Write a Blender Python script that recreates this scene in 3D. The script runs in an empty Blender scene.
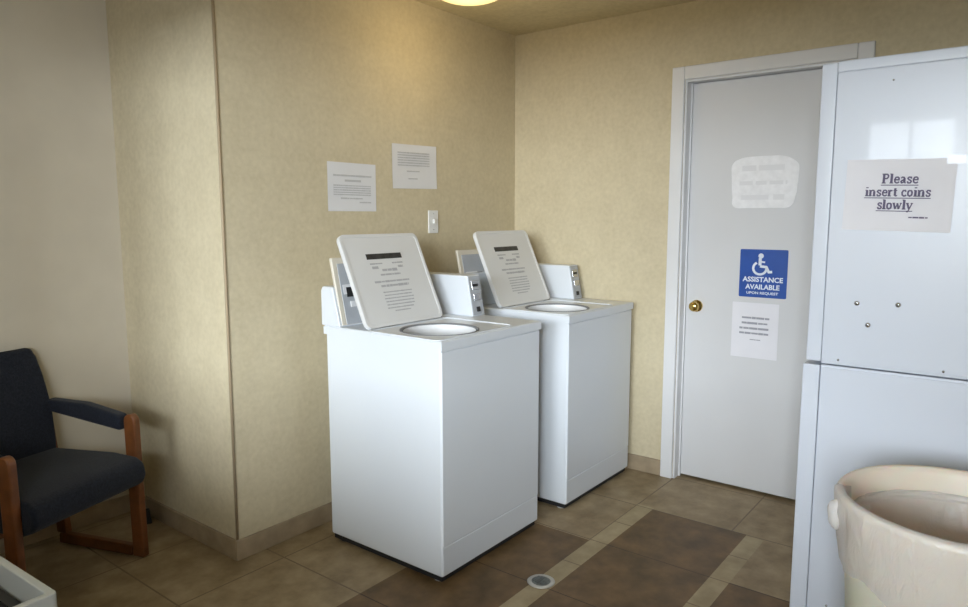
import bpy, bmesh, math, random
from mathutils import Vector, Matrix
random.seed(7)
PI = math.pi
R = math.radians
scn = bpy.context.scene
COL = scn.collection

# ------------------------------------------------------------------ materials
def new_mat(name):
    m = bpy.data.materials.new(name); m.use_nodes = True
    nt = m.node_tree
    b = nt.nodes['Principled BSDF']
    return m, nt, b

def mat(name, col, rough=0.6, metal=0.0, spec=0.5, var=0.0, vscale=20, bump=0.0, bscale=60, coat=0.0, sheen=0.0, detail=3):
    """plain procedural material: base colour with a little noise variation and a noise bump"""
    m, nt, b = new_mat(name)
    N, L = nt.nodes, nt.links
    b.inputs['Roughness'].default_value = rough
    b.inputs['Metallic'].default_value = metal
    b.inputs['Specular IOR Level'].default_value = spec
    b.inputs['Coat Weight'].default_value = coat
    b.inputs['Sheen Weight'].default_value = sheen
    tc = N.new('ShaderNodeTexCoord')
    nz = N.new('ShaderNodeTexNoise'); nz.inputs['Scale'].default_value = vscale; nz.inputs['Detail'].default_value = detail
    L.new(tc.outputs['Object'], nz.inputs['Vector'])
    rp = N.new('ShaderNodeMapRange'); rp.inputs['From Min'].default_value = .3; rp.inputs['From Max'].default_value = .7
    rp.inputs['To Min'].default_value = 1 - var; rp.inputs['To Max'].default_value = 1 + var
    L.new(nz.outputs['Fac'], rp.inputs['Value'])
    mx = N.new('ShaderNodeVectorMath'); mx.operation = 'SCALE'
    mx.inputs[0].default_value = col
    L.new(rp.outputs['Result'], mx.inputs['Scale'])
    L.new(mx.outputs['Vector'], b.inputs['Base Color'])
    if bump:
        n2 = N.new('ShaderNodeTexNoise'); n2.inputs['Scale'].default_value = bscale; n2.inputs['Detail'].default_value = 4
        L.new(tc.outputs['Object'], n2.inputs['Vector'])
        bp = N.new('ShaderNodeBump'); bp.inputs['Strength'].default_value = bump; bp.inputs['Distance'].default_value = .004
        L.new(n2.outputs['Fac'], bp.inputs['Height']); L.new(bp.outputs['Normal'], b.inputs['Normal'])
    return m

def wallpaper(name, c1, c2, blotch=9):
    m, nt, b = new_mat(name); N, L = nt.nodes, nt.links
    tc = N.new('ShaderNodeTexCoord')
    n1 = N.new('ShaderNodeTexNoise'); n1.inputs['Scale'].default_value = blotch; n1.inputs['Detail'].default_value = 6; n1.inputs['Roughness'].default_value = .65
    n2 = N.new('ShaderNodeTexNoise'); n2.inputs['Scale'].default_value = 45; n2.inputs['Detail'].default_value = 4
    mp = N.new('ShaderNodeMapping'); mp.inputs['Scale'].default_value = (1, 1, 1)
    L.new(tc.outputs['Object'], mp.inputs['Vector'])
    L.new(mp.outputs['Vector'], n1.inputs['Vector']); L.new(mp.outputs['Vector'], n2.inputs['Vector'])
    mul = N.new('ShaderNodeMath'); mul.operation = 'MULTIPLY_ADD'; mul.inputs[1].default_value = .5
    L.new(n2.outputs['Fac'], mul.inputs[0]); 
    h = N.new('ShaderNodeMath'); h.operation = 'MULTIPLY'; h.inputs[1].default_value = .5
    L.new(n1.outputs['Fac'], h.inputs[0]); L.new(h.outputs[0], mul.inputs[2])
    cr = N.new('ShaderNodeValToRGB')
    cr.color_ramp.elements[0].position = .33; cr.color_ramp.elements[0].color = (*c1, 1)
    cr.color_ramp.elements[1].position = .64; cr.color_ramp.elements[1].color = (*c2, 1)
    L.new(mul.outputs[0], cr.inputs['Fac']); L.new(cr.outputs['Color'], b.inputs['Base Color'])
    b.inputs['Roughness'].default_value = .75
    b.inputs['Specular IOR Level'].default_value = .25
    bp = N.new('ShaderNodeBump'); bp.inputs['Strength'].default_value = .12; bp.inputs['Distance'].default_value = .003
    L.new(n2.outputs['Fac'], bp.inputs['Height']); L.new(bp.outputs['Normal'], b.inputs['Normal'])
    return m

def floor_material():
    """beige square tile with dark brown inset fields separated by narrow light strips"""
    m, nt, b = new_mat('floor_tile'); N, L = nt.nodes, nt.links
    tc = N.new('ShaderNodeTexCoord'); sp = N.new('ShaderNodeSeparateXYZ')
    L.new(tc.outputs['Object'], sp.inputs[0])
    X, Y = sp.outputs['X'], sp.outputs['Y']
    def M(op, a, c=None, d=None):
        n = N.new('ShaderNodeMath'); n.operation = op
        for i, v in enumerate((a, c, d)):
            if v is None: continue
            if isinstance(v, (int, float)): n.inputs[i].default_value = v
            else: L.new(v, n.inputs[i])
        return n.outputs[0]
    def rect(x0, x1, y0, y1):
        a = M('MULTIPLY', M('GREATER_THAN', X, x0), M('LESS_THAN', X, x1))
        c = M('MULTIPLY', M('GREATER_THAN', Y, y0), M('LESS_THAN', Y, y1))
        return M('MULTIPLY', a, c)
    dark = M('ADD', M('ADD', rect(-5.5, -.90, -1.035, -.58), rect(-5.5, -.44, -1.55, -1.115)), rect(-5.5, -.885, -2.06, -1.625))
    light = M('ADD', rect(-5.5, -.42, -1.115, -1.035), rect(-5.5, -.45, -1.625, -1.55))
    def grid(v, off, pitch, w):
        f = M('FRACT', M('DIVIDE', M('SUBTRACT', v, off), pitch))
        return M('LESS_THAN', M('MINIMUM', f, M('SUBTRACT', 1.0, f)), w / pitch)
    gr = M('MAXIMUM', grid(X, -.44, .45, .0035), grid(Y, -.582, .452, .0035))
    gr = M('MULTIPLY', gr, M('SUBTRACT', 1.0, M('MINIMUM', M('ADD', dark, light), 1.0)))
    gl = M('MULTIPLY', grid(X, -.44, .225, .003), light)
    gd = M('MULTIPLY', grid(X, -.44, .45, .0025), dark)
    nz = N.new('ShaderNodeTexNoise'); nz.inputs['Scale'].default_value = 8; nz.inputs['Detail'].default_value = 7; nz.inputs['Roughness'].default_value = .62
    L.new(tc.outputs['Object'], nz.inputs['Vector'])
    def ramp(a, c):
        r = N.new('ShaderNodeValToRGB')
        r.color_ramp.elements[0].position = .35; r.color_ramp.elements[0].color = (*a, 1)
        r.color_ramp.elements[1].position = .68; r.color_ramp.elements[1].color = (*c, 1)
        L.new(nz.outputs['Fac'], r.inputs['Fac']); return r.outputs['Color']
    cb = ramp((.23, .165, .088), (.40, .31, .19))
    cd = ramp((.095, .060, .025), (.21, .128, .060))
    cl = ramp((.30, .235, .13), (.45, .365, .225))
    def mix(f, a, c):
        n = N.new('ShaderNodeMix'); n.data_type = 'RGBA'
        L.new(f, n.inputs[0])
        for i, v in ((6, a), (7, c)):
            if isinstance(v, tuple): n.inputs[i].default_value = (*v, 1)
            else: L.new(v, n.inputs[i])
        return n.outputs[2]
    c = mix(dark, cb, cd); c = mix(light, c, cl)
    c = mix(gr, c, (.19, .135, .08)); c = mix(gl, c, (.2, .14, .08)); c = mix(gd, c, (.06, .036, .02))
    L.new(c, b.inputs['Base Color'])
    rr = N.new('ShaderNodeMapRange'); rr.inputs['To Min'].default_value = .38; rr.inputs['To Max'].default_value = .62
    L.new(nz.outputs['Fac'], rr.inputs['Value']); L.new(rr.outputs['Result'], b.inputs['Roughness'])
    b.inputs['Specular IOR Level'].default_value = .35
    bp = N.new('ShaderNodeBump'); bp.inputs['Strength'].default_value = .25; bp.inputs['Distance'].default_value = .003
    hh = M('SUBTRACT', nz.outputs['Fac'], M('MULTIPLY', M('MAXIMUM', gr, gl), .6))
    L.new(hh, bp.inputs['Height']); L.new(bp.outputs['Normal'], b.inputs['Normal'])
    return m

WALLP = wallpaper('cream_wallpaper', (.55, .475, .32), (.645, .565, .395))
WPLAIN = mat('greige_wall_paint', (.60, .545, .445), .8, spec=.2, var=.03, vscale=6)
CEIL = wallpaper('tan_ceiling', (.55, .475, .30), (.66, .575, .38), 14)
FLOOR = floor_material()
BASET = mat('base_tile', (.36, .28, .185), .45, var=.14, vscale=14, bump=.1)
TRIMW = mat('white_trim_paint', (.74, .74, .75), .4, var=.02, vscale=4)
DOORW = mat('white_door_paint', (.665, .665, .675), .42, var=.02, vscale=3)
ENAM = mat('white_enamel', (.70, .735, .775), .32, var=.012, vscale=3, coat=.25)
ENAMD = mat('dryer_enamel', (.645, .685, .765), .3, var=.012, vscale=2, coat=.25)
LIDM = mat('lid_enamel', (.70, .70, .69), .4, var=.015, vscale=5)
SEAM = mat('seam_shadow_gap', (.20, .22, .25), .7)
DARK = mat('black_rubber', (.015, .015, .016), .6)
GREYP = mat('grey_control_plate', (.42, .44, .47), .4, var=.05)
CREAM = mat('cream_bezel', (.68, .63, .53), .5, var=.03)
CHROME = mat('brushed_chrome', (.55, .56, .58), .25, metal=1.0)
BRASS = mat('polished_brass', (.72, .50, .16), .18, metal=1.0, var=.05)
PAPER = mat('white_paper', (.80, .79, .83), .7, var=.02, vscale=8)
PAPER2 = mat('white_paper_on_wall', (.72, .72, .73), .75, var=.02, vscale=8)
SLEEVE = mat('glossy_plastic_sleeve', (.88, .88, .90), .25, var=.05, vscale=30, bump=.9, bscale=22)
SLEEVET = mat('faint_grey_print', (.76, .76, .78), .45)
INKG = mat('grey_print', (.34, .34, .38), .7)
INKL = mat('light_grey_print', (.52, .52, .52), .7)
INKP = mat('dark_violet_ink', (.14, .12, .20), .7)
INKLID = mat('lid_print', (.43, .43, .44), .6)
BLUE = mat('sign_blue', (.012, .075, .36), .35, var=.08, vscale=12)
SIGNW = mat('sign_white', (.78, .84, .92), .4)
WOOD = mat('red_oak_finish', (.155, .052, .014), .42, var=.25, vscale=18)
NAVY = mat('navy_fabric', (.0165, .0195, .029), .9, spec=.15, var=.25, vscale=120, bump=.4, bscale=250, sheen=.1)
CANM = mat('beige_plastic', (.74, .655, .55), .42, var=.03, vscale=5)
CANM.node_tree.nodes['Principled BSDF'].inputs['Subsurface Weight'].default_value = .4
CANM.node_tree.nodes['Principled BSDF'].inputs['Subsurface Scale'].default_value = .04
TUBM = mat('white_tub_plastic', (.80, .80, .80), .35)
SWP = mat('switch_plate_plastic', (.80, .80, .78), .35)
DRAINM = mat('tarnished_metal', (.20, .21, .20), .4, metal=.7, var=.2, vscale=60)
DRAINR = mat('worn_steel_ring', (.55, .53, .49), .45, metal=.5, var=.1)
FRAMEW = mat('window_frame_paint', (.7, .7, .7), .5)
COUNTR = mat('ribbed_black_mat', (.02, .02, .022), .5, var=.3, vscale=40)
CARTW = mat('cart_white_metal', (.58, .62, .64), .35)

def liner_material():
    m, nt, b = new_mat('clear_bin_liner'); N, L = nt.nodes, nt.links
    tc = N.new('ShaderNodeTexCoord')
    mp = N.new('ShaderNodeMapping'); mp.inputs['Scale'].default_value = (1, 1, .35)
    nz = N.new('ShaderNodeTexNoise'); nz.inputs['Scale'].default_value = 26; nz.inputs['Detail'].default_value = 4; nz.inputs['Distortion'].default_value = 1.2
    L.new(tc.outputs['Object'], mp.inputs['Vector']); L.new(mp.outputs['Vector'], nz.inputs['Vector'])
    b.inputs['Base Color'].default_value = (.75, .70, .655, 1)
    b.inputs['Roughness'].default_value = .3
    b.inputs['Alpha'].default_value = .62
    b.inputs['Subsurface Weight'].default_value = .5; b.inputs['Subsurface Scale'].default_value = .06; b.inputs['Subsurface Radius'].default_value = (1, .8, .6)
    bp = N.new('ShaderNodeBump'); bp.inputs['Strength'].default_value = .45; bp.inputs['Distance'].default_value = .012
    L.new(nz.outputs['Fac'], bp.inputs['Height']); L.new(bp.outputs['Normal'], b.inputs['Normal'])
    return m
LINER = liner_material()

def emit_mat(name, col, s):
    m, nt, b = new_mat(name)
    b.inputs['Base Color'].default_value = (*col, 1)
    b.inputs['Emission Color'].default_value = (*col, 1)
    b.inputs['Emission Strength'].default_value = s
    return m
LAMPM = emit_mat('lit_lamp_glass', (1.0, .85, .45), .5)

# ------------------------------------------------------------------ mesh helpers
def link(name, bm, m, parent=None, smooth=False, loc=None, bevel=0, segs=2):
    bmesh.ops.recalc_face_normals(bm, faces=bm.faces)
    me = bpy.data.meshes.new(name); bm.to_mesh(me); bm.free()
    o = bpy.data.objects.new(name, me); COL.objects.link(o)
    me.materials.append(m)
    if smooth:
        for p in me.polygons: p.use_smooth = True
    if bevel:
        md = o.modifiers.new('bevel', 'BEVEL'); md.width = bevel; md.segments = segs; md.limit_method = 'ANGLE'; md.angle_limit = R(35)
        for p in me.polygons: p.use_smooth = True
        wn = o.modifiers.new('wn', 'WEIGHTED_NORMAL'); wn.keep_sharp = True
    if parent: o.parent = parent
    if loc: o.location = loc
    return o

def box(bm, x0, x1, y0, y1, z0, z1, skip=()):
    v = [bm.verts.new(p) for p in ((x0,y0,z0),(x1,y0,z0),(x1,y1,z0),(x0,y1,z0),(x0,y0,z1),(x1,y0,z1),(x1,y1,z1),(x0,y1,z1))]
    for k, f in {'b':(3,2,1,0),'t':(4,5,6,7),'f':(0,1,5,4),'r':(1,2,6,5),'k':(2,3,7,6),'l':(3,0,4,7)}.items():
        if k not in skip: bm.faces.new([v[i] for i in f])
    return v

def boxobj(name, d, m, parent=None, bevel=0, segs=2, skip=()):
    bm = bmesh.new(); box(bm, *d, skip=skip)
    return link(name, bm, m, parent, bevel=bevel, segs=segs)

def prism(bm, prof, axis, a, c):
    """extrude a 2-D profile along an axis; axis 'x': prof=(y,z); 'y': prof=(x,z); 'z': prof=(x,y)"""
    def P(p, t):
        return {'x': (t, p[0], p[1]), 'y': (p[0], t, p[1]), 'z': (p[0], p[1], t)}[axis]
    A = [bm.verts.new(P(p, a)) for p in prof]; B = [bm.verts.new(P(p, c)) for p in prof]
    bm.faces.new(A); bm.faces.new(B[::-1])
    n = len(prof)
    for i in range(n):
        bm.faces.new((A[i], A[(i+1) % n], B[(i+1) % n], B[i]))

def lathe(bm, prof, n=48, cx=0, cy=0, close=False, wob=None):
    rings = []
    for k, (r, z) in enumerate(prof):
        rings.append([bm.verts.new((cx + r*math.cos(2*PI*i/n), cy + r*math.sin(2*PI*i/n), z + (wob(k, i, n) if wob else 0))) for i in range(n)])
    for a, c in zip(rings, rings[1:]):
        for i in range(n):
            bm.faces.new((a[i], a[(i+1) % n], c[(i+1) % n], c[i]))
    if close:
        bm.faces.new(rings[0][::-1]); bm.faces.new(rings[-1])
    return rings

def rrect(w, h, r, n=6, cx=0, cy=0):
    pts = []
    for sx, sy, a0 in ((1,1,0),(-1,1,90),(-1,-1,180),(1,-1,270)):
        for k in range(n+1):
            a = R(a0 + 90*k/n)
            pts.append((cx + sx*(w/2-r) + r*math.cos(a), cy + sy*(h/2-r) + r*math.sin(a)))
    return pts

def cyl(bm, p0, p1, r, n=20, r1=None):
    p0, p1 = Vector(p0), Vector(p1); d = (p1-p0); q = d.to_track_quat('Z', 'Y')
    r1 = r if r1 is None else r1
    A = [bm.verts.new(p0 + q @ Vector((r*math.cos(2*PI*i/n), r*math.sin(2*PI*i/n), 0))) for i in range(n)]
    B = [bm.verts.new(p1 + q @ Vector((r1*math.cos(2*PI*i/n), r1*math.sin(2*PI*i/n), 0))) for i in range(n)]
    bm.faces.new(A[::-1]); bm.faces.new(B)
    for i in range(n): bm.faces.new((A[i], A[(i+1) % n], B[(i+1) % n], B[i]))

def thing(name, label, cat, loc=(0,0,0), rotz=0, group=None, rot=None):
    o = bpy.data.objects.new(name, None); COL.objects.link(o)
    o.empty_display_size = .1
    o.location = loc; o.rotation_euler = rot if rot else (0, 0, rotz)
    o['label'] = label; o['category'] = cat
    if group: o['group'] = group
    return o

def struct(o):
    o['kind'] = 'structure'; return o

def text_mesh(bm, s, size, cx, cy, z=0.0, bold=0.0, sx=1.0, ext=.0004):
    cu = bpy.data.curves.new('t', 'FONT'); cu.body = s; cu.size = size; cu.align_x = 'CENTER'; cu.align_y = 'CENTER'
    cu.offset = bold; cu.extrude = ext; cu.resolution_u = 3
    o = bpy.data.objects.new('t', cu); COL.objects.link(o)
    dg = bpy.context.evaluated_depsgraph_get(); dg.update()
    me = bpy.data.meshes.new_from_object(o.evaluated_get(dg))
    me.transform(Matrix.Translation((cx, cy, z)) @ Matrix.Diagonal((sx, 1, 1, 1)))
    bm.from_mesh(me)
    bpy.data.objects.remove(o); bpy.data.curves.remove(cu); bpy.data.meshes.remove(me)

def bar(bm, x0, x1, y, h, z=0.0, t=.0006):
    box(bm, x0, x1, y-h/2, y+h/2, z, z+t)

def ragged_line(bm, x0, x1, y, h, z, seed, gap=.25):
    """a line of unreadable print: short dashes of uneven length"""
    rg = random.Random(seed); x = x0
    while x < x1:
        w = h*rg.uniform(1.2, 4.5); x2 = min(x+w, x1)
        bar(bm, x, x2, y, h*rg.uniform(.7, 1.0), z)
        x = x2 + h*gap*rg.uniform(.6, 1.5)

ROT_BACK = (R(90), 0, 0)                # faces -y
ROT_DOOR = (R(90), 0, R(-90))           # faces -x

# ------------------------------------------------------------------ dimensions
H = 2.405
XC = -1.915          # end of the laundry wall (outside corner)
YA = .825            # alcove wall
XW = -6.0            # window wall
YR = -2.78           # right wall
XP = -3.45           # unseen partition added left of the alcove

# ------------------------------------------------------------------ the setting
struct(boxobj('floor', (XW-.1, .2, YR-.1, 1.0, -.1, 0), FLOOR))
struct(boxobj('ceiling', (XW-.1, .2, YR-.1, 1.0, H, H+.1), CEIL))
struct(boxobj('wall_back', (XC, 0, 0, .95, 0, H), WALLP))
struct(boxobj('wall_alcove', (XP, XC, YA, .95, 0, H), WPLAIN))
struct(boxobj('shade_wall_left', (XP-.1, XP, -.24, .95, 0, H), WPLAIN))  # added out of view, its stub reaches forward to shade the papered return
struct(boxobj('wall_far_left', (XW, XP-.1, 0, .1, 0, H), WPLAIN))
X3 = (-5.7, -4.1, .95, 2.15)     # unseen window added in the right-hand wall for fill light
bm = bmesh.new()
box(bm, XW, X3[0], YR-.1, YR, 0, H); box(bm, X3[1], 0, YR-.1, YR, 0, H)
box(bm, X3[0], X3[1], YR-.1, YR, 0, X3[2]); box(bm, X3[0], X3[1], YR-.1, YR, X3[3], H)
struct(link('wall_right', bm, WALLP))
bm = bmesh.new(); t = .04
for a in (X3[0], (X3[0]+X3[1])/2-.02, X3[1]-t): box(bm, a, a+t, YR-.07, YR-.03, X3[2], X3[3])
box(bm, X3[0], X3[1], YR-.065, YR-.035, X3[2], X3[2]+t); box(bm, X3[0], X3[1], YR-.065, YR-.035, X3[3]-t, X3[3])
struct(link('window_3', bm, FRAMEW))  # frame of the added side window
# door wall with its opening
DY0, DY1, DZ = -1.028, -1.79, 2.038
bm = bmesh.new()
box(bm, 0, .12, DY0, .95, 0, H)
box(bm, 0, .12, YR-.1, DY1, 0, H)
box(bm, 0, .12, DY1, DY0, DZ, H)
struct(link('wall_door', bm, WALLP))
# window wall with two openings
WZ0, WZ1 = 1.0, 2.28
wins = ((-2.68, -1.98), (-1.88, -1.12))
bm = bmesh.new()
box(bm, XW-.12, XW, YR, .1, 0, WZ0)
box(bm, XW-.12, XW, YR, .1, WZ1, H)
ys = [YR] + [v for w in wins for v in w] + [.1]
for i in range(0, len(ys), 2): box(bm, XW-.12, XW, ys[i], ys[i+1], WZ0, WZ1)
struct(link('wall_window', bm, WPLAIN))
for k, (a, c) in enumerate(wins):
    bm = bmesh.new(); t = .04
    box(bm, XW-.08, XW-.03, a, a+t, WZ0, WZ1); box(bm, XW-.08, XW-.03, c-t, c, WZ0, WZ1)
    box(bm, XW-.08, XW-.03, a+t, c-t, WZ0, WZ0+t); box(bm, XW-.08, XW-.03, a+t, c-t, WZ1-t, WZ1)
    box(bm, XW-.08, XW-.03, (a+c)/2-.015, (a+c)/2+.015, WZ0+t, WZ1-t)
    struct(link('window_%d' % (k+1), bm, FRAMEW))
# header and low wall added out of view to block daylight above and below
struct(boxobj('shade_header', (XP-.1, XP, YR, -.24, 2.0, H), WPLAIN))
struct(boxobj('shade_wall_low', (XP-.32, XP-.05, -2.4, -.24, 0, .955), WPLAIN))
# base tiles
bt, bh = .012, .084
bm = bmesh.new(); box(bm, XC-bt, 0, -bt, 0, 0, bh); struct(link('baseboard_back', bm, BASET, bevel=.003))
bm = bmesh.new(); box(bm, XC-bt, XC, 0, YA, 0, bh); struct(link('baseboard_corner', bm, BASET, bevel=.003))
bm = bmesh.new(); box(bm, XP, XC-bt, YA-bt, YA, 0, bh); struct(link('baseboard_alcove', bm, BASET, bevel=.003))
bm = bmesh.new(); box(bm, -bt, 0, -.9625, -bt, 0, bh); box(bm, -bt, 0, YR, -1.855, 0, bh)
struct(link('baseboard_door', bm, BASET, bevel=.003))
bm = bmesh.new(); box(bm, XW, -bt, YR, YR+bt, 0, bh); struct(link('baseboard_right', bm, BASET, bevel=.003))
# papered outside corner bead
bm = bmesh.new(); cyl(bm, (XC+.001, .001, bh), (XC+.001, .001, H), .006, 10)
struct(link('trim_1', bm, mat('corner_bead', (.40, .31, .20), .6), smooth=True))
# door casing and jamb
CW, CT = .064, .018
bm = bmesh.new()
box(bm, -CT, 0, DY0, DY0+CW, 0, DZ+CW)
box(bm, -CT, 0, DY1-CW, DY1, 0, DZ+CW)
box(bm, -CT, 0, DY1, DY0, DZ, DZ+CW)
struct(link('trim_2', bm, TRIMW, bevel=.005))
bm = bmesh.new(); jt = .010
box(bm, 0, .12, DY0-jt, DY0, 0, DZ); box(bm, 0, .12, DY1, DY1+jt, 0, DZ); box(bm, 0, .12, DY1+jt, DY0-jt, DZ-jt, DZ)
box(bm, .052, .07, DY0-jt-.008, DY0-jt, 0, DZ-jt)
struct(link('trim_3', bm, TRIMW))
# the door itself
door = boxobj('door_1', (.055, .095, DY1+jt+.002, DY0-jt-.010, .014, DZ-jt-.003), DOORW, bevel=.002)
struct(door)
bm = bmesh.new(); box(bm, .10, .118, DY1, DY0, 0, .05); struct(link('door_gap_shade', bm, DARK))  # black strip puts the shade under the door into colour
# knob
bm = bmesh.new()
prof = [(.0005,-.058),(.014,-.057),(.022,-.052),(.026,-.043),(.0255,-.034),(.020,-.026),(.011,-.021),(.010,-.012),(.030,-.010),(.031,-.004),(.031,0)]
lathe(bm, prof, 28)
bmesh.ops.rotate(bm, verts=bm.verts, cent=(0,0,0), matrix=Matrix.Rotation(R(90), 3, 'Y'))
kn = link('door_knob', bm, BRASS, door, smooth=True); kn.location = (.055, -1.105, .918); kn['label'] = 'round polished brass knob'

# ------------------------------------------------------------------ ceiling light
cl = thing('ceiling_light', 'round frosted dome light glowing warm yellow on the ceiling', 'ceiling light', (-.885, -.375, H))
bm = bmesh.new(); lathe(bm, [(.001,0),(.185,0),(.19,-.008),(.19,-.022),(.172,-.026)], 48)
link('light_base', bm, mat('brass_ring', (.5,.42,.22), .35, metal=.6), cl, smooth=True)
bm = bmesh.new(); lathe(bm, [(.175*math.cos(a), -.022-.062*math.sin(a)) for a in [i*PI/2/12 for i in range(13)]][:-1]+[(.001,-.084)], 48)
link('light_dome', bm, LAMPM, cl, smooth=True)

# ------------------------------------------------------------------ washers
def make_washer(label, loc, pdx=0.0, pdy=0.0):
    t = thing('washing_machine', label, 'washing machine', loc, 0, 'top-loading washers against the papered wall')
    W, D = .325, .643
    zt, zs = .927, .892
    # cabinet (open at the top, under the top panel)
    bm = bmesh.new(); box(bm, -W+.004, W-.004, .006, D-.01, .03, zs, skip=('t',))
    link('cabinet', bm, ENAM, t, bevel=.008, segs=3)
    bm = bmesh.new(); box(bm, -W+.012, W-.012, .016, D-.02, .010, .034); link('underside_shade', bm, DARK, t)  # black slab paints the shade gap beneath the cabinet
    # front skins
    boxobj('front_panel', (-W+.007, W-.007, .002, .010, .150, zs-.006), ENAM, t, bevel=.003)
    boxobj('kick_panel', (-W+.007, W-.007, .0035, .010, .034, .146), ENAM, t, bevel=.003)
    # top panel with the round tub opening
    ocx, ocy, orr = -.110, .195, .155
    def outer(a, g=0):
        dx, dy = math.cos(a), math.sin(a)
        x0, x1, y0, y1 = -W+g-ocx, W-g-ocx, -.003+g-ocy, D-g-ocy
        s = min([(x1/dx) if dx > 1e-9 else 1e9, (x0/dx) if dx < -1e-9 else 1e9, (y1/dy) if dy > 1e-9 else 1e9, (y0/dy) if dy < -1e-9 else 1e9])
        return ocx+dx*s, ocy+dy*s
    angs = [2*PI*i/72 for i in range(72)]
    for X in (-W-ocx, W-ocx):
        for Y in (-.003-ocy, D-ocy): angs.append(math.atan2(Y, X) % (2*PI))
    angs = sorted(set(round(a, 6) for a in angs))
    bm = bmesh.new()
    rows = []
    for (kind, z) in (('i', zs), ('i', zt-.006), ('i2', zt), ('o2', zt), ('o', zt-.005), ('o', zs)):
        row = []
        for a in angs:
            if kind == 'i': p = (ocx+orr*math.cos(a), ocy+orr*math.sin(a))
            elif kind == 'i2': p = (ocx+(orr+.006)*math.cos(a), ocy+(orr+.006)*math.sin(a))
            elif kind == 'o2':
                p = outer(a); c = (0, D/2)
                p = (p[0]-.005*(1 if p[0] > W-1e-4 else -1 if p[0] < -W+1e-4 else 0), p[1]-.005*(1 if p[1] > D-1e-4 else -1 if p[1] < -.003+1e-4 else 0))
            else: p = outer(a)
            row.append(bm.verts.new((p[0], p[1], z)))
        rows.append(row)
    rows.append(rows[0]); n = len(angs)
    for a, c in zip(rows, rows[1:]):
        for i in range(n): bm.faces.new((a[i], a[(i+1) % n], c[(i+1) % n], c[i]))
    link('top_panel', bm, ENAM, t)
    # rim of the lid well: a shallow raised line round the lid's footprint
    bm = bmesh.new()
    o_ = rrect(.474, .372, .03, 5, -.085, .200); i_ = rrect(.462, .360, .025, 5, -.085, .200)
    vo = [[bm.verts.new((p[0], p[1], z)) for p in o_] for z in (zt-.001, zt+.003)]
    vi = [[bm.verts.new((p[0], p[1], z)) for p in i_] for z in (zt-.001, zt+.003)]
    for i in range(len(o_)):
        j = (i+1) % len(o_)
        bm.faces.new((vo[0][i], vo[0][j], vo[1][j], vo[1][i])); bm.faces.new((vo[1][i], vo[1][j], vi[1][j], vi[1][i])); bm.faces.new((vi[1][i], vi[1][j], vi[0][j], vi[0][i]))
    link('lid_well_rim', bm, ENAM, t, smooth=False)
    # tub, opening rim and agitator
    bm = bmesh.new(); lathe(bm, [(.145,zt-.004),(.141,zt-.03),(.150,zt-.05),(.172,zt-.09),(.174,.45),(.16,.42),(.001,.41)], 56, ocx, ocy)
    tub = link('tub', bm, TUBM, t, smooth=True)
    bm = bmesh.new(); lathe(bm, [(.157,zt-.004),(.158,zt+.0015),(.155,zt+.002),(.151,zt-.002),(.144,zt-.018)], 56, ocx, ocy)
    link('opening_gasket', bm, mat('grey_gasket', (.20,.21,.225), .5), tub, smooth=True)
    bm = bmesh.new(); lathe(bm, [(.001,.80),(.02,.80),(.032,.785),(.036,.70),(.04,.55),(.08,.46),(.13,.43)], 32, ocx, ocy)
    for k in range(4):
        a = k*PI/2+.4
        v = [bm.verts.new((ocx+r*math.cos(a)+s*.004*math.sin(a), ocy+r*math.sin(a)-s*.004*math.cos(a), z)) for s in (-1,1) for (r,z) in ((.03,.72),(.055,.6),(.11,.445),(.03,.445))]
        bm.faces.new(v[:4]); bm.faces.new(v[4:][::-1])
        for i in range(4): bm.faces.new((v[i], v[(i+1)%4], v[4+(i+1)%4], v[4+i]))
    link('agitator', bm, TUBM, tub)
    # console
    bm = bmesh.new()
    prism(bm, [(.541,zt),(.583,1.089),(.645,1.089),(.655,1.07),(.655,zt)], 'x', -W, W-.07)
    con = link('console', bm, ENAM, t, bevel=.005)
    # raised control panel with cream bezel
    q = Matrix.Rotation(math.atan2(-.066, .27), 4, 'X')  # leans back
    def cp(name, d, m, par, bev=0):
        bm = bmesh.new(); box(bm, *d)
        bmesh.ops.transform(bm, matrix=Matrix.Translation((pdx,.545+pdy,zt)) @ Matrix.Rotation(R(-12.5), 4, 'X'), verts=bm.verts)
        return link(name, bm, m, par, bevel=bev)
    pan = cp('control_panel', (-W+.014, .150, -.006, .010, .004, .284), CREAM, t, .004)
    cp('control_face', (-W+.036, .140, -.009, -.006, .006, .258), GREYP, pan, .002)
    cp('instruction_label', (-.28, -.19, -.0115, -.010, .13, .17), TRIMW, pan)
    cp('display_window', (-.265, -.215, -.013, -.010, .118, .158), DARK, pan)
    cp('display_window', (-.185, -.150, -.013, -.010, .10, .165), DARK, pan)
    cp('push_button', (-.255, -.225, -.015, -.010, .075, .100), TRIMW, pan, .002)
    cp('push_button', (-.205, -.175, -.015, -.010, .075, .100), TRIMW, pan, .002)
    # coin meter case
    bm = bmesh.new()
    prism(bm, [(.312,zt),(.345,1.108),(.655,1.108),(.655,zt)], 'x', W-.078, W+.010)
    cb = link('coin_box', bm, ENAM, t, bevel=.003)
    def fp(name, d, m, par, bev=0):
        bm = bmesh.new(); box(bm, *d)
        bmesh.ops.transform(bm, matrix=Matrix.Translation((0,.312,zt)) @ Matrix.Rotation(-math.atan2(.033,.181), 4, 'X'), verts=bm.verts)
        return link(name, bm, m, par, bevel=bev)
    fp('coin_plate', (W-.077, W+.004, -.005, .0, .004, .180), GREYP, cb, .002)
    fp('coin_slot', (W-.062, W-.012, -.008, -.005, .118, .160), CHROME, cb, .002)
    fp('coin_slot', (W-.056, W-.020, -.009, -.0075, .132, .144), DARK, cb)
    fp('coin_slide', (W-.062, W-.012, -.012, -.005, .070, .100), CHROME, cb, .002)
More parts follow.
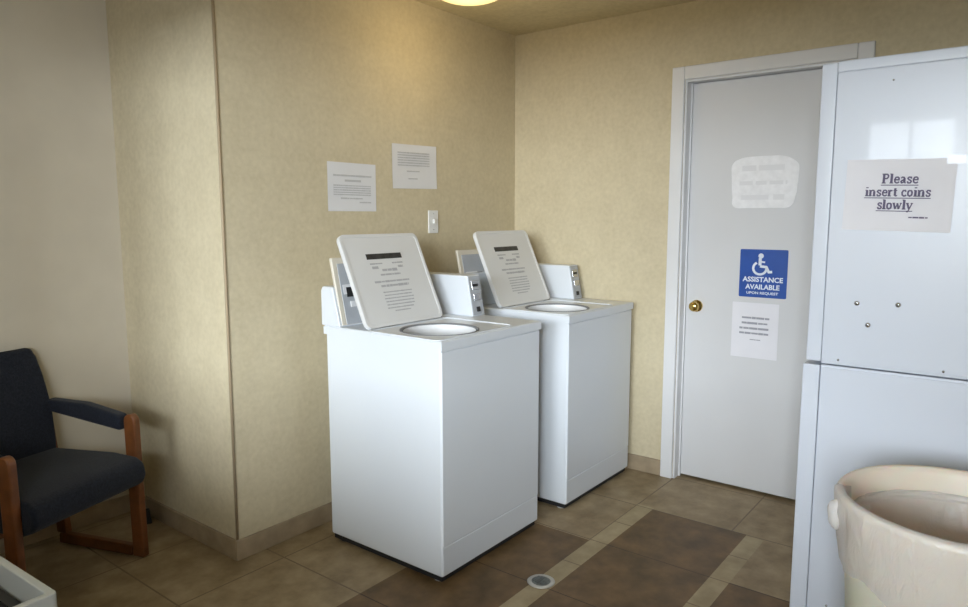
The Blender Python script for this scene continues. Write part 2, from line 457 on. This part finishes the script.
    fp('coin_lock', (W-.050, W-.026, -.010, -.005, .018, .040), DARK, cb, .003)
    # lid, open and leaning against the console
    lw, ll = .452, .402
    bm = bmesh.new()
    out = rrect(lw, ll, .028, 6); inn = rrect(lw-.030, ll-.030, .018, 6)
    zs_ = [(out,-.010),(out,.010),(inn,.010),(inn,.0075)]
    rr = [[bm.verts.new((p[0], p[1], z)) for p in pts] for pts, z in zs_]
    n = len(out)
    for a, c in zip(rr, rr[1:]):
        for i in range(n): bm.faces.new((a[i], a[(i+1)%n], c[(i+1)%n], c[i]))
    bm.faces.new(rr[0][::-1]); bm.faces.new(rr[-1])
    lid = link('lid', bm, LIDM, t, bevel=.003)
    lid['label'] = 'open lid leaning back with printed instructions'
    lean = R(24.3)
    # local y (up the lid) -> (0, sin, cos), local z (normal, inner face) -> (0,-cos, sin)
    lid.rotation_euler = (R(90)-lean, 0, 0)
    cy_, cz_ = .392 + math.sin(lean)*ll/2, zt+.004+.010 + math.cos(lean)*ll/2
    lid.location = (-.315+lw/2+.002, cy_+.006, cz_-.012)
    bm = bmesh.new(); bar(bm, -.112, .090, .100, .024, .0077, .0012)
    link('black_label', bm, mat('black_label_print', (.035,.034,.033), .4, var=.5, vscale=25), lid)
    bm = bmesh.new(); k = 0
    for (x0, x1, y, h) in ((-.08,-.02,.090,.006),(.03,.085,.090,.006),(-.075,-.045,.073,.010),(.055,.08,.073,.010),(-.03,.045,.060,.012),(-.045,.055,.040,.007),(-.085,.09,.010,.008),(-.06,.08,-.008,.010),
                          (-.06,.085,-.032,.005),(-.058,.08,-.044,.005),(-.062,.085,-.056,.005),(-.06,.082,-.068,.005),(-.06,.08,-.080,.005),(-.062,.07,-.092,.005),(-.03,.05,-.104,.005)):
        ragged_line(bm, x0*1.15-.012, x1*1.15-.012, y-.022 if y > 0 else y*1.15-.022, h*1.15, .0077, k); k += 1
    link('lid_print', bm, INKLID, lid)
    # hinges and feet
    for x in (-.24, .08):
        bm = bmesh.new(); cyl(bm, (x, .398, zt+.005), (x+.05, .398, zt+.005), .008, 12); link('hinge', bm, CHROME, t, smooth=False)
    for x in (-W+.04, W-.04):
        for y in (.05, D-.06):
            bm = bmesh.new(); lathe(bm, [(.001,0),(.020,0),(.022,.008),(.012,.014),(.010,.034)], 16, x, y); link('foot', bm, DARK if y > .1 else mat('foot_plastic', (.5,.5,.5), .6), t, smooth=True)
    return t

make_washer('white top-loading washer nearest the camera, lid open, beside the outside wall corner', (-1.2448, -.7908, 0))
make_washer('white top-loading washer set behind the first one, nearer the white door, lid open', (-.3897, -.8072, 0), -.030, .040)

# ------------------------------------------------------------------ notices on the papered wall
def sheet(w, h, bow=.004, tilt=0):
    bm = bmesh.new(); nx, ny = 10, 8; g = []
    for layer in (0, 1):
        g.append([[bm.verts.new((-w/2+w*i/nx, -h/2+h*j/ny, .0012 + layer*.0003 + bow*(abs(2*i/nx-1)**2)*(.3+.7*abs(j/ny-.3)))) for i in range(nx+1)] for j in range(ny+1)])
    for j in range(ny):
        for i in range(nx):
            for L_ in (0, 1):
                f = (g[L_][j][i], g[L_][j][i+1], g[L_][j+1][i+1], g[L_][j+1][i]); bm.faces.new(f if L_ else f[::-1])
    e = [(0,i) for i in range(nx)] 
    def side(a, c, d, f): bm.faces.new((a, c, d, f))
    for i in range(nx):
        side(g[0][0][i], g[0][0][i+1], g[1][0][i+1], g[1][0][i]); side(g[0][ny][i+1], g[0][ny][i], g[1][ny][i], g[1][ny][i+1])
    for j in range(ny):
        side(g[0][j+1][0], g[0][j][0], g[1][j][0], g[1][j+1][0]); side(g[0][j][nx], g[0][j+1][nx], g[1][j+1][nx], g[1][j][nx])
    return bm

n1 = thing('paper_sign', 'lower-left paper sign on the papered wall, just above the lid of the near washer', 'paper sign', (-1.264, 0, 1.503), rot=ROT_BACK, group='paper signs on the papered wall')
link('paper', sheet(.285, .214, .001), PAPER2, n1)
bm = bmesh.new(); z = .0025; k = 20
ragged_line(bm, -.11, .115, .050, .009, z, 21, .15); text_mesh(bm, 'Equipment', .024, .0, .026, z+.0006, .0009)
for y in (.006, -.004, -.014, -.024, -.034): ragged_line(bm, -.11, .11, y, .006, z, k); k += 1
ragged_line(bm, -.07, .06, -.050, .007, z, 40); ragged_line(bm, .04, .11, -.067, .007, z, 41)
bm.free(); bm = bmesh.new()
ragged_line(bm, -.11, .115, .050, .009, z, 21, .15); ragged_line(bm, -.045, .05, .028, .012, z, 22, .12)
for y in (.006, -.004, -.014, -.024, -.034): ragged_line(bm, -.11, .11, y, .006, z, k); k += 1
ragged_line(bm, -.07, .06, -.050, .007, z, 40); ragged_line(bm, .04, .11, -.067, .007, z, 41)
link('print', bm, INKL, n1)
n2 = thing('paper_sign', 'upper-right paper sign on the papered wall, hanging above the light switch', 'paper sign', (-.856, 0, 1.615), rot=(R(90), R(-1.2), 0), group='paper signs on the papered wall')
link('paper', sheet(.315, .212, .005), PAPER2, n2)
bm = bmesh.new(); z = .004
for y in (.066, .054, .042, .030, .018, .006): ragged_line(bm, -.12, .105, y, .0065, z, k); k += 1
ragged_line(bm, -.06, .03, -.022, .007, z, 50); ragged_line(bm, -.05, .015, -.058, .007, z, 51)
link('print', bm, INKL, n2)

sw = thing('light_switch', 'white light switch plate on the papered wall between the washers', 'light switch', (-.727, 0, 1.346), rot=ROT_BACK)
bm = bmesh.new(); prism(bm, rrect(.072, .116, .005, 3), 'z', 0, .007); link('switch_plate', bm, SWP, sw, bevel=.002)
boxobj('toggle', (-.005, .005, -.009, .012, .005, .018), SWP, sw, bevel=.001)
for y in (-.04, .04):
    bm = bmesh.new(); cyl(bm, (0,y,.005), (0,y,.0082), .003, 10); link('screw', bm, CHROME, sw)

# ------------------------------------------------------------------ signs on the door
XD = .055
fs = thing('plastic_sleeve_sign', 'glossy faded plastic-sleeved sheet high on the white door', 'sign', (XD, -1.405, 1.530), rot=ROT_DOOR)
bm = bmesh.new()
pts = []
for i in range(64):
    a = 2*PI*i/64; c, s = math.cos(a), math.sin(a)
    x = .152*math.copysign(abs(c)**.35, c); y = .122*math.copysign(abs(s)**.4, s)
    pts.append((x*(1+.035*math.sin(3*a+1)+.02*math.sin(7*a)), y*(1+.03*math.sin(5*a))))
prism(bm, pts, 'z', .0, .003)
link('sleeve', bm, SLEEVE, fs, bevel=.001)
bm = bmesh.new()
for (x0, x1, y, h, s) in ((-.10,.10,.070,.030,60),(-.11,.11,.0,.022,61),(-.10,.10,-.068,.030,62)): ragged_line(bm, x0, x1, y, h, .0032, s, .5)
link('faded_print', bm, SLEEVET, fs)

bs = thing('accessibility_sign', 'square blue sign with white wheelchair symbol on the door', 'sign', (XD, -1.425, 1.098), rot=ROT_DOOR)
bm = bmesh.new(); prism(bm, rrect(.222, .232, .006, 3), 'z', 0, .003); link('sign_plate', bm, BLUE, bs, bevel=.0008)
bm = bmesh.new(); zz = .0031
def ribbon(bm, pts, w, z=zz, t=.0006):
    """a flat stroke of even width along a polyline, built as one mitred strip"""
    V = [Vector(p) for p in pts]; n = len(V); L_, R_ = [], []
    for k in range(n):
        d0 = (V[k]-V[k-1]).normalized() if k else None
        d1 = (V[k+1]-V[k]).normalized() if k < n-1 else None
        a = d0 or d1; b = d1 or d0
        m = (a+b); m = m.normalized() if m.length > 1e-6 else b
        nr = Vector((-m.y, m.x)); c = max(.5, m.dot(b))
        L_.append(V[k]+nr*w/2/c); R_.append(V[k]-nr*w/2/c)
    rows = [[bm.verts.new((p.x, p.y, zq)) for p in (L_[k], R_[k])]+[bm.verts.new((p.x, p.y, z+t)) for p in (R_[k], L_[k])] for k in range(n) for zq in (z,)]
    for a, b in zip(rows, rows[1:]):
        for q in range(4): bm.faces.new((a[q], a[(q+1) % 4], b[(q+1) % 4], b[q]))
    bm.faces.new(rows[0][::-1]); bm.faces.new(rows[-1])
def P(x, y): return ((x-300)/540*.222, (310-y)/560*.232)     # symbol laid out on the sign's own grid
cyl(bm, (*P(270,105), zz), (*P(270,105), zz+.0007), .0125, 20)
ribbon(bm, [P(262,130), P(262,215)], .014); ribbon(bm, [P(262,170), P(318,178)], .008)
ribbon(bm, [P(262,225), P(335,232), P(365,290), P(402,286)], .012)
arc = [P(262+75*math.cos(R(a)), 248-72*math.sin(R(a))) for a in range(120, 361, 12)]
ribbon(bm, arc, .011)
link('wheelchair_symbol', bm, SIGNW, bs)
bm = bmesh.new()
text_mesh(bm, 'ASSISTANCE', .033, 0, -.030, zz+.0004, .0009, 1.02)
text_mesh(bm, 'AVAILABLE', .033, 0, -.066, zz+.0004, .0009, .98)
text_mesh(bm, 'UPON REQUEST', .017, 0, -.095, zz+.0004, .0003, 1.2)
link('lettering', bm, SIGNW, bs)

dn = thing('paper_sign', 'white paper notice taped to the door just below the blue sign', 'paper sign', (XD, -1.397, .818), rot=ROT_DOOR)
link('paper', sheet(.220, .272, .002), PAPER, dn)
bm = bmesh.new(); z = .003
for y, x0, x1, s in ((.062,-.062,.068,70),(.036,-.062,.060,71),(.010,-.072,.066,72),(-.014,-.072,.066,73)): ragged_line(bm, x0, x1, y, .011, z, s, .2)
ragged_line(bm, -.02, .03, -.045, .005, z, 74)
link('print', bm, INKG, dn)

# ------------------------------------------------------------------ stacked dryers
DX0, DX1 = -.943, -.235
DYF, DYB = -1.861, -2.62
def make_dryer(label, z0, z1, off, top):
    t = thing('clothes_dryer', label, 'clothes dryer', ((DX0+DX1)/2, DYF, z0), 0, 'stacked clothes dryers')
    hw = (DX1-DX0)/2; h = z1-z0; d = DYF-DYB
    e = .035
    boxobj('cabinet', (-hw+.0025, hw-.004, -d, -.0465, .0 if z0 > .1 else .03, h-.002), ENAMD, t, bevel=.003)
    # front frame wrapping round the corner: the narrow strip seen from the side
    boxobj('front_frame', (-hw-off, hw+off, -.046, .0+off, .006, h-.003), ENAMD, t, bevel=.004)
    if top:
        boxobj('top_cap', (-hw-.002, hw+.002, -d, -.046, h-.034, h), ENAMD, t, bevel=.004)
    sp = boxobj('side_panel', (-hw-.001, -hw+.006, -d+.01, -.0475, .008, h-(.036 if top else .010)), ENAMD, t, bevel=.002)
    def scr(y, z, r=.0065):
        bm = bmesh.new(); lathe(bm, [(.0005,-.005),(r*.6,-.0045),(r,-.002),(r,0)], 14)
        bmesh.ops.rotate(bm, verts=bm.verts, cent=(0,0,0), matrix=Matrix.Rotation(R(90), 3, 'Y'))
        bmesh.ops.translate(bm, verts=bm.verts, vec=(-hw-.001, y-DYF, z-z0)); link('screw', bm, CHROME, sp, smooth=True)
    if top:
        for y, z, r in ((-2.003,1.096,.008),(-2.117,1.099,.008),(-2.038,1.029,.008),(-1.959,.907,.004),(-2.247,.907,.004),(-2.063,1.778,.003)): scr(y, z, r)
    else:
        for y in (-1.97, -2.3): scr(y, z0+.06, .004)
    # front: round glass door, handle, coin box, control strip (faces the washers)
    cz = h*.45
    bm = bmesh.new(); lathe(bm, [(.14,0),(.21,0),(.225,.010),(.225,.02),(.20,.034),(.155,.03),(.14,.016)], 48)
    bmesh.ops.rotate(bm, verts=bm.verts, cent=(0,0,0), matrix=Matrix.Rotation(R(-90), 3, 'X'))
    bmesh.ops.translate(bm, verts=bm.verts, vec=(0, off-.001, cz)); dr = link('dryer_door', bm, ENAMD, t, smooth=True)
    bm = bmesh.new(); lathe(bm, [(.001,.01),(.09,.012),(.143,.02)], 48)
    bmesh.ops.rotate(bm, verts=bm.verts, cent=(0,0,0), matrix=Matrix.Rotation(R(-90), 3, 'X'))
    bmesh.ops.translate(bm, verts=bm.verts, vec=(0, off, cz)); link('door_glass', bm, mat('dark_glass', (.02,.022,.025), .08), dr, smooth=True)
    boxobj('door_handle', (.185, .205, off+.03, off+.05, cz-.05, cz+.05), CHROME, dr, bevel=.004)
    boxobj('control_strip', (-hw+.03, hw-.03, off-.001, off+.006, h-.125, h-.05), GREYP, t, bevel=.003)
    boxobj('coin_box', (hw-.16, hw-.06, off+.005, off+.04, h-.12, h-.055), CHROME, t, bevel=.004)
    if z0 < .1:
        for x in (-hw+.05, hw-.05):
            for y in (-d+.06, -.08):
                bm = bmesh.new(); lathe(bm, [(.001,0),(.02,0),(.02,.01),(.01,.014),(.01,.032)], 14, x, y); link('foot', bm, DARK, t, smooth=True)
    return t
make_dryer('lower white dryer of the stack, behind the beige trash can', 0, .887, .007, False)
make_dryer('upper white dryer of the stack, with the coin notice on its side', .889, 1.853, 0, True)

# coin notice
cn = thing('coin_sign', 'white paper sign on the upper dryer asking to insert coins slowly', 'paper sign', (DX0-.0015, -2.094, 1.434), rot=(R(90), R(1.6), R(-90)))
link('paper', sheet(.290, .217, .003), PAPER, cn)
# bold serif lettering drawn stroke by stroke (unit = x-height)
GL = {
 'P': (1.05, [([(.25,0),(.25,1.5)],.26),([(-.02,.04),(.55,.04)],.09),([(-.02,1.46),(.5,1.46)],.09),([(.3,1.44),(.7,1.42),(.86,1.2),(.86,1.0),(.7,.76),(.3,.72)],.15)]),
 'l': (.52, [([(.25,0),(.25,1.5)],.26),([(.0,.04),(.52,.04)],.09),([(0,1.46),(.25,1.46)],.09)]),
 'e': (.86, [([(.14,.55),(.74,.55),(.74,.8),(.55,.97),(.3,.93),(.15,.6),(.2,.22),(.42,.05),(.62,.08),(.78,.24)],.15)]),
 'a': (.88, [([(.14,.8),(.3,.96),(.52,.93),(.6,.75)],.14),([(.6,.8),(.6,.1)],.24),([(.6,.55),(.3,.45),(.14,.25),(.25,.06),(.5,.15)],.15),([(.6,.06),(.86,.06)],.09)]),
 's': (.74, [([(.64,.72),(.58,.94),(.3,.96),(.15,.78),(.3,.56),(.55,.44),(.64,.26),(.5,.05),(.22,.05),(.1,.3)],.15)]),
 'i': (.52, [([(.25,0),(.25,.98)],.26),([(0,.04),(.52,.04)],.09),([(0,.95),(.25,.95)],.09),([(.25,1.28),(.25,1.46)],.26)]),
 'n': (1.05, [([(.22,0),(.22,.98)],.24),([(.78,0),(.78,.75)],.24),([(.25,.78),(.5,.95),(.7,.93),(.8,.72)],.14),([(0,.04),(.44,.04)],.09),([(.56,.04),(1.0,.04)],.09),([(0,.95),(.2,.95)],.09)]),
 'r': (.76, [([(.22,0),(.22,.98)],.24),([(.25,.7),(.42,.93),(.66,.88)],.17),([(0,.04),(.5,.04)],.09),([(0,.95),(.2,.95)],.09)]),
 't': (.62, [([(.25,.1),(.25,1.3)],.24),([(0,.93),(.55,.93)],.09),([(.25,.1),(.4,.04),(.58,.14)],.13)]),
 'c': (.80, [([(.7,.74),(.55,.95),(.3,.93),(.14,.6),(.2,.2),(.42,.04),(.6,.07),(.74,.24)],.16)]),
 'o': (.90, [([(.42,.96),(.18,.82),(.13,.5),(.18,.18),(.42,.04),(.66,.18),(.72,.5),(.66,.82),(.42,.96)],.17)]),
 'w': (1.25, [([(.1,.96),(.38,.03)],.2),([(.38,.06),(.62,.9)],.09),([(.6,.96),(.86,.03)],.2),([(.86,.06),(1.12,.95)],.09),([(-.05,.95),(.3,.95)],.09),([(.95,.95),(1.25,.95)],.09)]),
 'y': (.90, [([(.15,.96),(.45,.05)],.2),([(.8,.95),(.42,-.1),(.28,-.38),(.1,-.38)],.1),([(-.03,.95),(.35,.95)],.09),([(.62,.95),(.92,.95)],.09)]),
 ' ': (.45, []),
}
def serif(bm, s, u, cx, base, z, under=True):
    w = sum(GL[c][0]*u*1.04 for c in s); x = cx-w/2
    for c in s:
        adv, st = GL[c]
        for pts, sw_ in st: ribbon(bm, [(x+p[0]*u, base+p[1]*u) for p in pts], (sw_*1.15+.05)*u, z)
        x += adv*u*1.04
    if under: bar(bm, cx-w/2-.002, cx+w/2, base-.30*u, .13*u, z)
bm = bmesh.new(); z = .0045
serif(bm, 'Please', .0190, .004, .036, z)
serif(bm, 'insert coins', .0186, .000, -.003, z)
serif(bm, 'slowly', .0190, -.004, -.042, z)
ragged_line(bm, .035, .085, -.066, .005, z, 90)
link('lettering', bm, INKP, cn)
bm = bmesh.new(); box(bm, .118, .165, .092, .116, .0045, .0052); link('tape', bm, mat('clear_tape', (.60,.62,.66), .2), cn)

# ------------------------------------------------------------------ trash can with liner
TX, TY, TR, TZ = -1.50, -2.345, .262, .70
tc_ = thing('trash_can', 'beige round trash can lined with a plastic bag in front of the dryers', 'trash can', (TX, TY, 0))
bm = bmesh.new()
lathe(bm, [(.001,0),(.196,0),(.203,.012),(.243,.60),(.246,.63),(.251,.635),(.256,TZ-.03),(TR,TZ-.012),(TR+.002,TZ),(TR-.004,TZ+.006),(TR-.012,TZ+.002),(TR-.016,TZ-.012),(.238,.60),(.196,.02),(.001,.015)], 72)
link('can_body', bm, CANM, tc_, smooth=True)
# liner: tucked over the rim at the front, slipped down inside at the back
bm = bmesh.new(); n = 120; rings = []
rg = random.Random(3)
ph = [rg.uniform(0, 6.28) for _ in range(8)]
def wr(a, k): return .0030*math.sin(9*a+ph[k % 8]+k*.3) + .0018*math.sin(23*a+ph[(k+3) % 8]+k*.5)
S = []
for i in range(n):
    a = 2*PI*i/n
    # view side: camera lies towards -x; the bag folds over the rim where cos(a - 190deg) is large
    c = math.cos(a - R(185))
    f = max(0.0, min(1.0, (c+.02)/.14)); f = f*f*(3-2*f)
    S.append(f)
prof_out = [(.246,-.190),(.254,-.120),(.261,-.070),(.266,-.035),(.2695,-.012),(.2695,.004),(.262,.0105),(.250,.008),(.240,-.015)]
prof_in = [(.2385,-.062)]*9
inner = [(.2275,-.084),(.224,-.105),(.214,-.135),(.195,-.160),(.150,-.178),(.08,-.19),(.02,-.192)]
for k in range(9+len(inner)):
    row = []
    for i in range(n):
        a = 2*PI*i/n; f = S[i]
        if k < 9:
            ro, zo = prof_out[k]; ri, zi = (.2300-.0002*k, -.055-.0030*k)
            if k == 0: zo += .018*math.sin(3*a+1)+.008*math.sin(11*a)
            r = ro*f+ri*(1-f); z = zo*f+zi*(1-f)
            # avoid crossing the rim while the bag slips over it
            if 0 < f < 1:
                z = max(z, TZ*0+.0) if k in (4,5,6,7) else z
            w = wr(a, k)*(1 if k < 4 else .25)
            if k in (0,1,2,3): w = abs(w)+.001
        else:
            r, z = inner[k-9]; w = -abs(wr(a, k))*2.0
        row.append(bm.verts.new(((r+w)*math.cos(a), (r+w)*math.sin(a), TZ+z)))
    rings.append(row)
for a_, c_ in zip(rings, rings[1:]):
    for i in range(n): bm.faces.new((a_[i], a_[(i+1) % n], c_[(i+1) % n], c_[i]))
ln = link('bag_liner', bm, LINER, tc_, smooth=True)
ln['label'] = 'translucent plastic bag folded over the rim'
# gathered knot of liner at the left of the rim
bm = bmesh.new()
bmesh.ops.create_icosphere(bm, subdivisions=3, radius=1)
for v in bm.verts:
    p = v.co.copy(); s = 1+.07*math.sin(5*p.z+3*p.x)+.05*math.sin(6*p.y+2)
    v.co = Vector((p.x*.022*s, p.y*.020*s, p.z*.040*s))
ka = R(112)
bmesh.ops.translate(bm, verts=bm.verts, vec=(.266*math.cos(ka), .266*math.sin(ka), TZ-.048))
link('bag_knot', bm, LINER, ln, smooth=True)

# ------------------------------------------------------------------ armchair in the alcove
def make_chair(loc, rz):
    t = thing('armchair', 'navy upholstered armchair with reddish wooden sled arms in the left alcove', 'chair', loc, rz)
    hw = .262
    # side frames: front post, bottom rail, back post, arm bracket
    for s in (-1, 1):
        x0, x1 = (s*hw-.016, s*hw+.016)
        def prm(name, prof, par=t):
            bm = bmesh.new(); prism(bm, prof, 'x', x0, x1); return link(name, bm, WOOD, par, bevel=.007, segs=3)
        # rounded-top front post (y -> back, z up)
        top = [(.0+.028+.028*math.cos(a), .566+.028*math.sin(a)) for a in [PI*k/8 for k in range(9)]]
        prm('front_post', top[::1] + [(-.006,.0), (.050,.0)][::1])
        prm('bottom_rail', [(.055,.0),(.44,.0),(.44,.045),(.055,.045)])
        prm('back_post', [(.395,.045),(.45,.045),(.492,.60),(.462,.60)])
        bm = bmesh.new(); prism(bm, [(.066,.525),(.44,.575),(.45,.625),(.25,.622),(.066,.588)], 'x', s*hw-.026, s*hw+.026)
        link('arm_pad', bm, NAVY, t, bevel=.014, segs=4)
    boxobj('cross_rail', (-hw+.016, hw-.016, .40, .425, .25, .30), WOOD, t, bevel=.004)
    boxobj('cross_rail', (-hw+.016, hw-.016, .16, .185, .262, .306), WOOD, t, bevel=.004)
    # seat cushion: waterfall front
    prof = [(-.035,.325),(-.054,.360),(-.045,.410),(-.01,.430),(.10,.438),(.44,.425),(.46,.40),(.46,.345),(.40,.31),(.03,.300)]
    bm = bmesh.new(); prism(bm, prof, 'x', -hw+.018, hw-.018); link('seat', bm, NAVY, t, bevel=.022, segs=4)
    # backrest, leaning and slightly flared at the top
    bm = bmesh.new()
    rows = []
    for (z, yb, w) in ((.385,.395,.238),(.46,.405,.248),(.60,.425,.256),(.72,.452,.252),(.80,.472,.243),(.842,.482,.228)):
        th = .055 if z < .83 else .035
        rows.append([bm.verts.new(p) for p in ((-w,yb+.0,z),(-w*.5,yb+.012,z),(0,yb+.016,z),(w*.5,yb+.012,z),(w,yb+.0,z),(w,yb+th,z),(0,yb+th+.014,z),(-w,yb+th,z))])
    for a_, c_ in zip(rows, rows[1:]):
        for i in range(8): bm.faces.new((a_[i], a_[(i+1) % 8], c_[(i+1) % 8], c_[i]))
    bm.faces.new(rows[0][::-1]); bm.faces.new(rows[-1])
    link('backrest', bm, NAVY, t, bevel=.016, segs=3)
    return t
make_chair((-2.375, .235, 0), R(20))

# ------------------------------------------------------------------ white-rimmed cart, bottom left
ct = thing('rolling_cart', 'white-rimmed rolling cart with a dark ribbed top at the bottom left', 'cart', (-3.165, -.640, 0), R(3))
CZ = .60; a, c = .272, .26
bm = bmesh.new()
o_ = rrect(2*a, 2*c, .012, 3); i_ = rrect(2*a-.036, 2*c-.036, .006, 3)
rr = [[bm.verts.new((p[0], p[1], z)) for p in pts] for pts, z in ((o_,CZ-.14),(o_,CZ),(i_,CZ),(i_,CZ-.075))]
n = len(o_)
for p_, q_ in zip(rr, rr[1:]):
    for i in range(n): bm.faces.new((p_[i], p_[(i+1)%n], q_[(i+1)%n], q_[i]))
bm.faces.new(rr[0][::-1]); bm.faces.new(rr[-1])
link('tray', bm, CARTW, ct, bevel=.003)
bm = bmesh.new()
box(bm, -a+.026, a-.026, -c+.026, c-.026, CZ-.075, CZ-.050)
for k in range(13):
    x = -a+.045+k*.037; box(bm, x, x+.016, -c+.03, c-.03, CZ-.050, CZ-.040)
link('ribbed_mat', bm, COUNTR, ct)
for sx in (-1, 1):
    for sy in (-1, 1):
        bm = bmesh.new(); cyl(bm, (sx*(a-.03), sy*(c-.03), .07), (sx*(a-.03), sy*(c-.03), CZ-.14), .013, 14); lg = link('leg', bm, CARTW, ct, smooth=False)
        bm = bmesh.new(); cyl(bm, (sx*(a-.03)-.012, sy*(c-.03), .035), (sx*(a-.03)+.012, sy*(c-.03), .035), .035, 20); link('caster', bm, DARK, lg)
boxobj('lower_shelf', (-a+.03, a-.03, -c+.03, c-.03, .18, .20), CARTW, ct, bevel=.003)

# ------------------------------------------------------------------ small things on the floor
fd = thing('floor_drain', 'small round grey metal drain cover set in the light tile strip', 'drain', (-1.315, -1.060, 0))
bm = bmesh.new(); lathe(bm, [(.001,0),(.050,0),(.053,.003),(.046,.006),(.036,.005)], 32); link('drain_ring', bm, DRAINR, fd, smooth=True)
bm = bmesh.new(); lathe(bm, [(.001,.0075),(.030,.007),(.037,.004)], 32)
for k in range(-2, 3): box(bm, -.026+abs(k)*.003, .026-abs(k)*.003, k*.011-.0022, k*.011+.0022, .007, .0095)
link('drain_grate', bm, DRAINM, fd, smooth=False)
ds = thing('door_stop', 'small black rubber wedge lying against the wall corner beside the chair', 'door stop', (XC-.045, .66, 0), R(70))
bm = bmesh.new(); prism(bm, [(-.05,0),(.05,0),(.05,.035),(.042,.040),(-.048,.006)], 'y', -.02, .02); link('wedge', bm, DARK, ds, bevel=.003)

# ------------------------------------------------------------------ light
def area(name, loc, rot, sx, sy, power, col, spread=180):
    l = bpy.data.lights.new(name, 'AREA'); l.shape = 'RECTANGLE'; l.size = sx; l.size_y = sy; l.energy = power; l.color = col; l.spread = R(spread)
    o = bpy.data.objects.new(name, l); COL.objects.link(o); o.location = loc; o.rotation_euler = rot
    return o
# overcast sky seen through the front windows: a large soft source outside, above the street
area('sky_daylight', (XW-2.4, -3.65, 2.9), (R(74), 0, R(-90)), 3.5, 3.0, 2320, (.85, .93, 1.0))
area('sky_daylight', (XW-2.4, -1.00, 2.9), (R(74), 0, R(-90)), 1.8, 3.0, 330, (.85, .93, 1.0))
area('side_fill_light', ((X3[0]+X3[1])/2, YR-.11, (X3[2]+X3[3])/2), (R(78), 0, 0), X3[1]-X3[0], X3[3]-X3[2], 80, (.86, .93, 1.0), 150)  # added fill for the papered wall and washer fronts, source not known
l = bpy.data.lights.new('dome_bulb', 'POINT'); l.energy = 3.2; l.color = (1, .78, .45); l.shadow_soft_size = .12
o = bpy.data.objects.new('dome_bulb', l); COL.objects.link(o); o.location = (-.93, -.40, H-.25)
w = bpy.data.worlds.new('world'); scn.world = w; w.use_nodes = True
w.node_tree.nodes['Background'].inputs['Color'].default_value = (.75, .87, 1, 1)
w.node_tree.nodes['Background'].inputs['Strength'].default_value = .6

# ------------------------------------------------------------------ camera
yaw, pitch, roll = R(37.773), R(-7.05), R(-.05)
F = Vector((math.cos(yaw)*math.cos(pitch), math.sin(yaw)*math.cos(pitch), math.sin(pitch)))
Rt = Vector((math.sin(yaw), -math.cos(yaw), 0)); U = Rt.cross(F)
R2 = Rt*math.cos(roll)+U*math.sin(roll); U2 = U*math.cos(roll)-Rt*math.sin(roll)
cam = bpy.data.cameras.new('camera'); co = bpy.data.objects.new('camera', cam); COL.objects.link(co)
co.matrix_world = Matrix(((R2.x,U2.x,-F.x,-3.4157),(R2.y,U2.y,-F.y,-2.4161),(R2.z,U2.z,-F.z,1.3691),(0,0,0,1)))
cam.sensor_width = 36; cam.lens = 698.34/968*36; cam.clip_start = .05
scn.camera = co
scn.view_settings.view_transform = 'Standard'; scn.view_settings.look = 'None'
scn.view_settings.exposure = 0; scn.view_settings.gamma = 1; scn.view_settings.use_curve_mapping = False
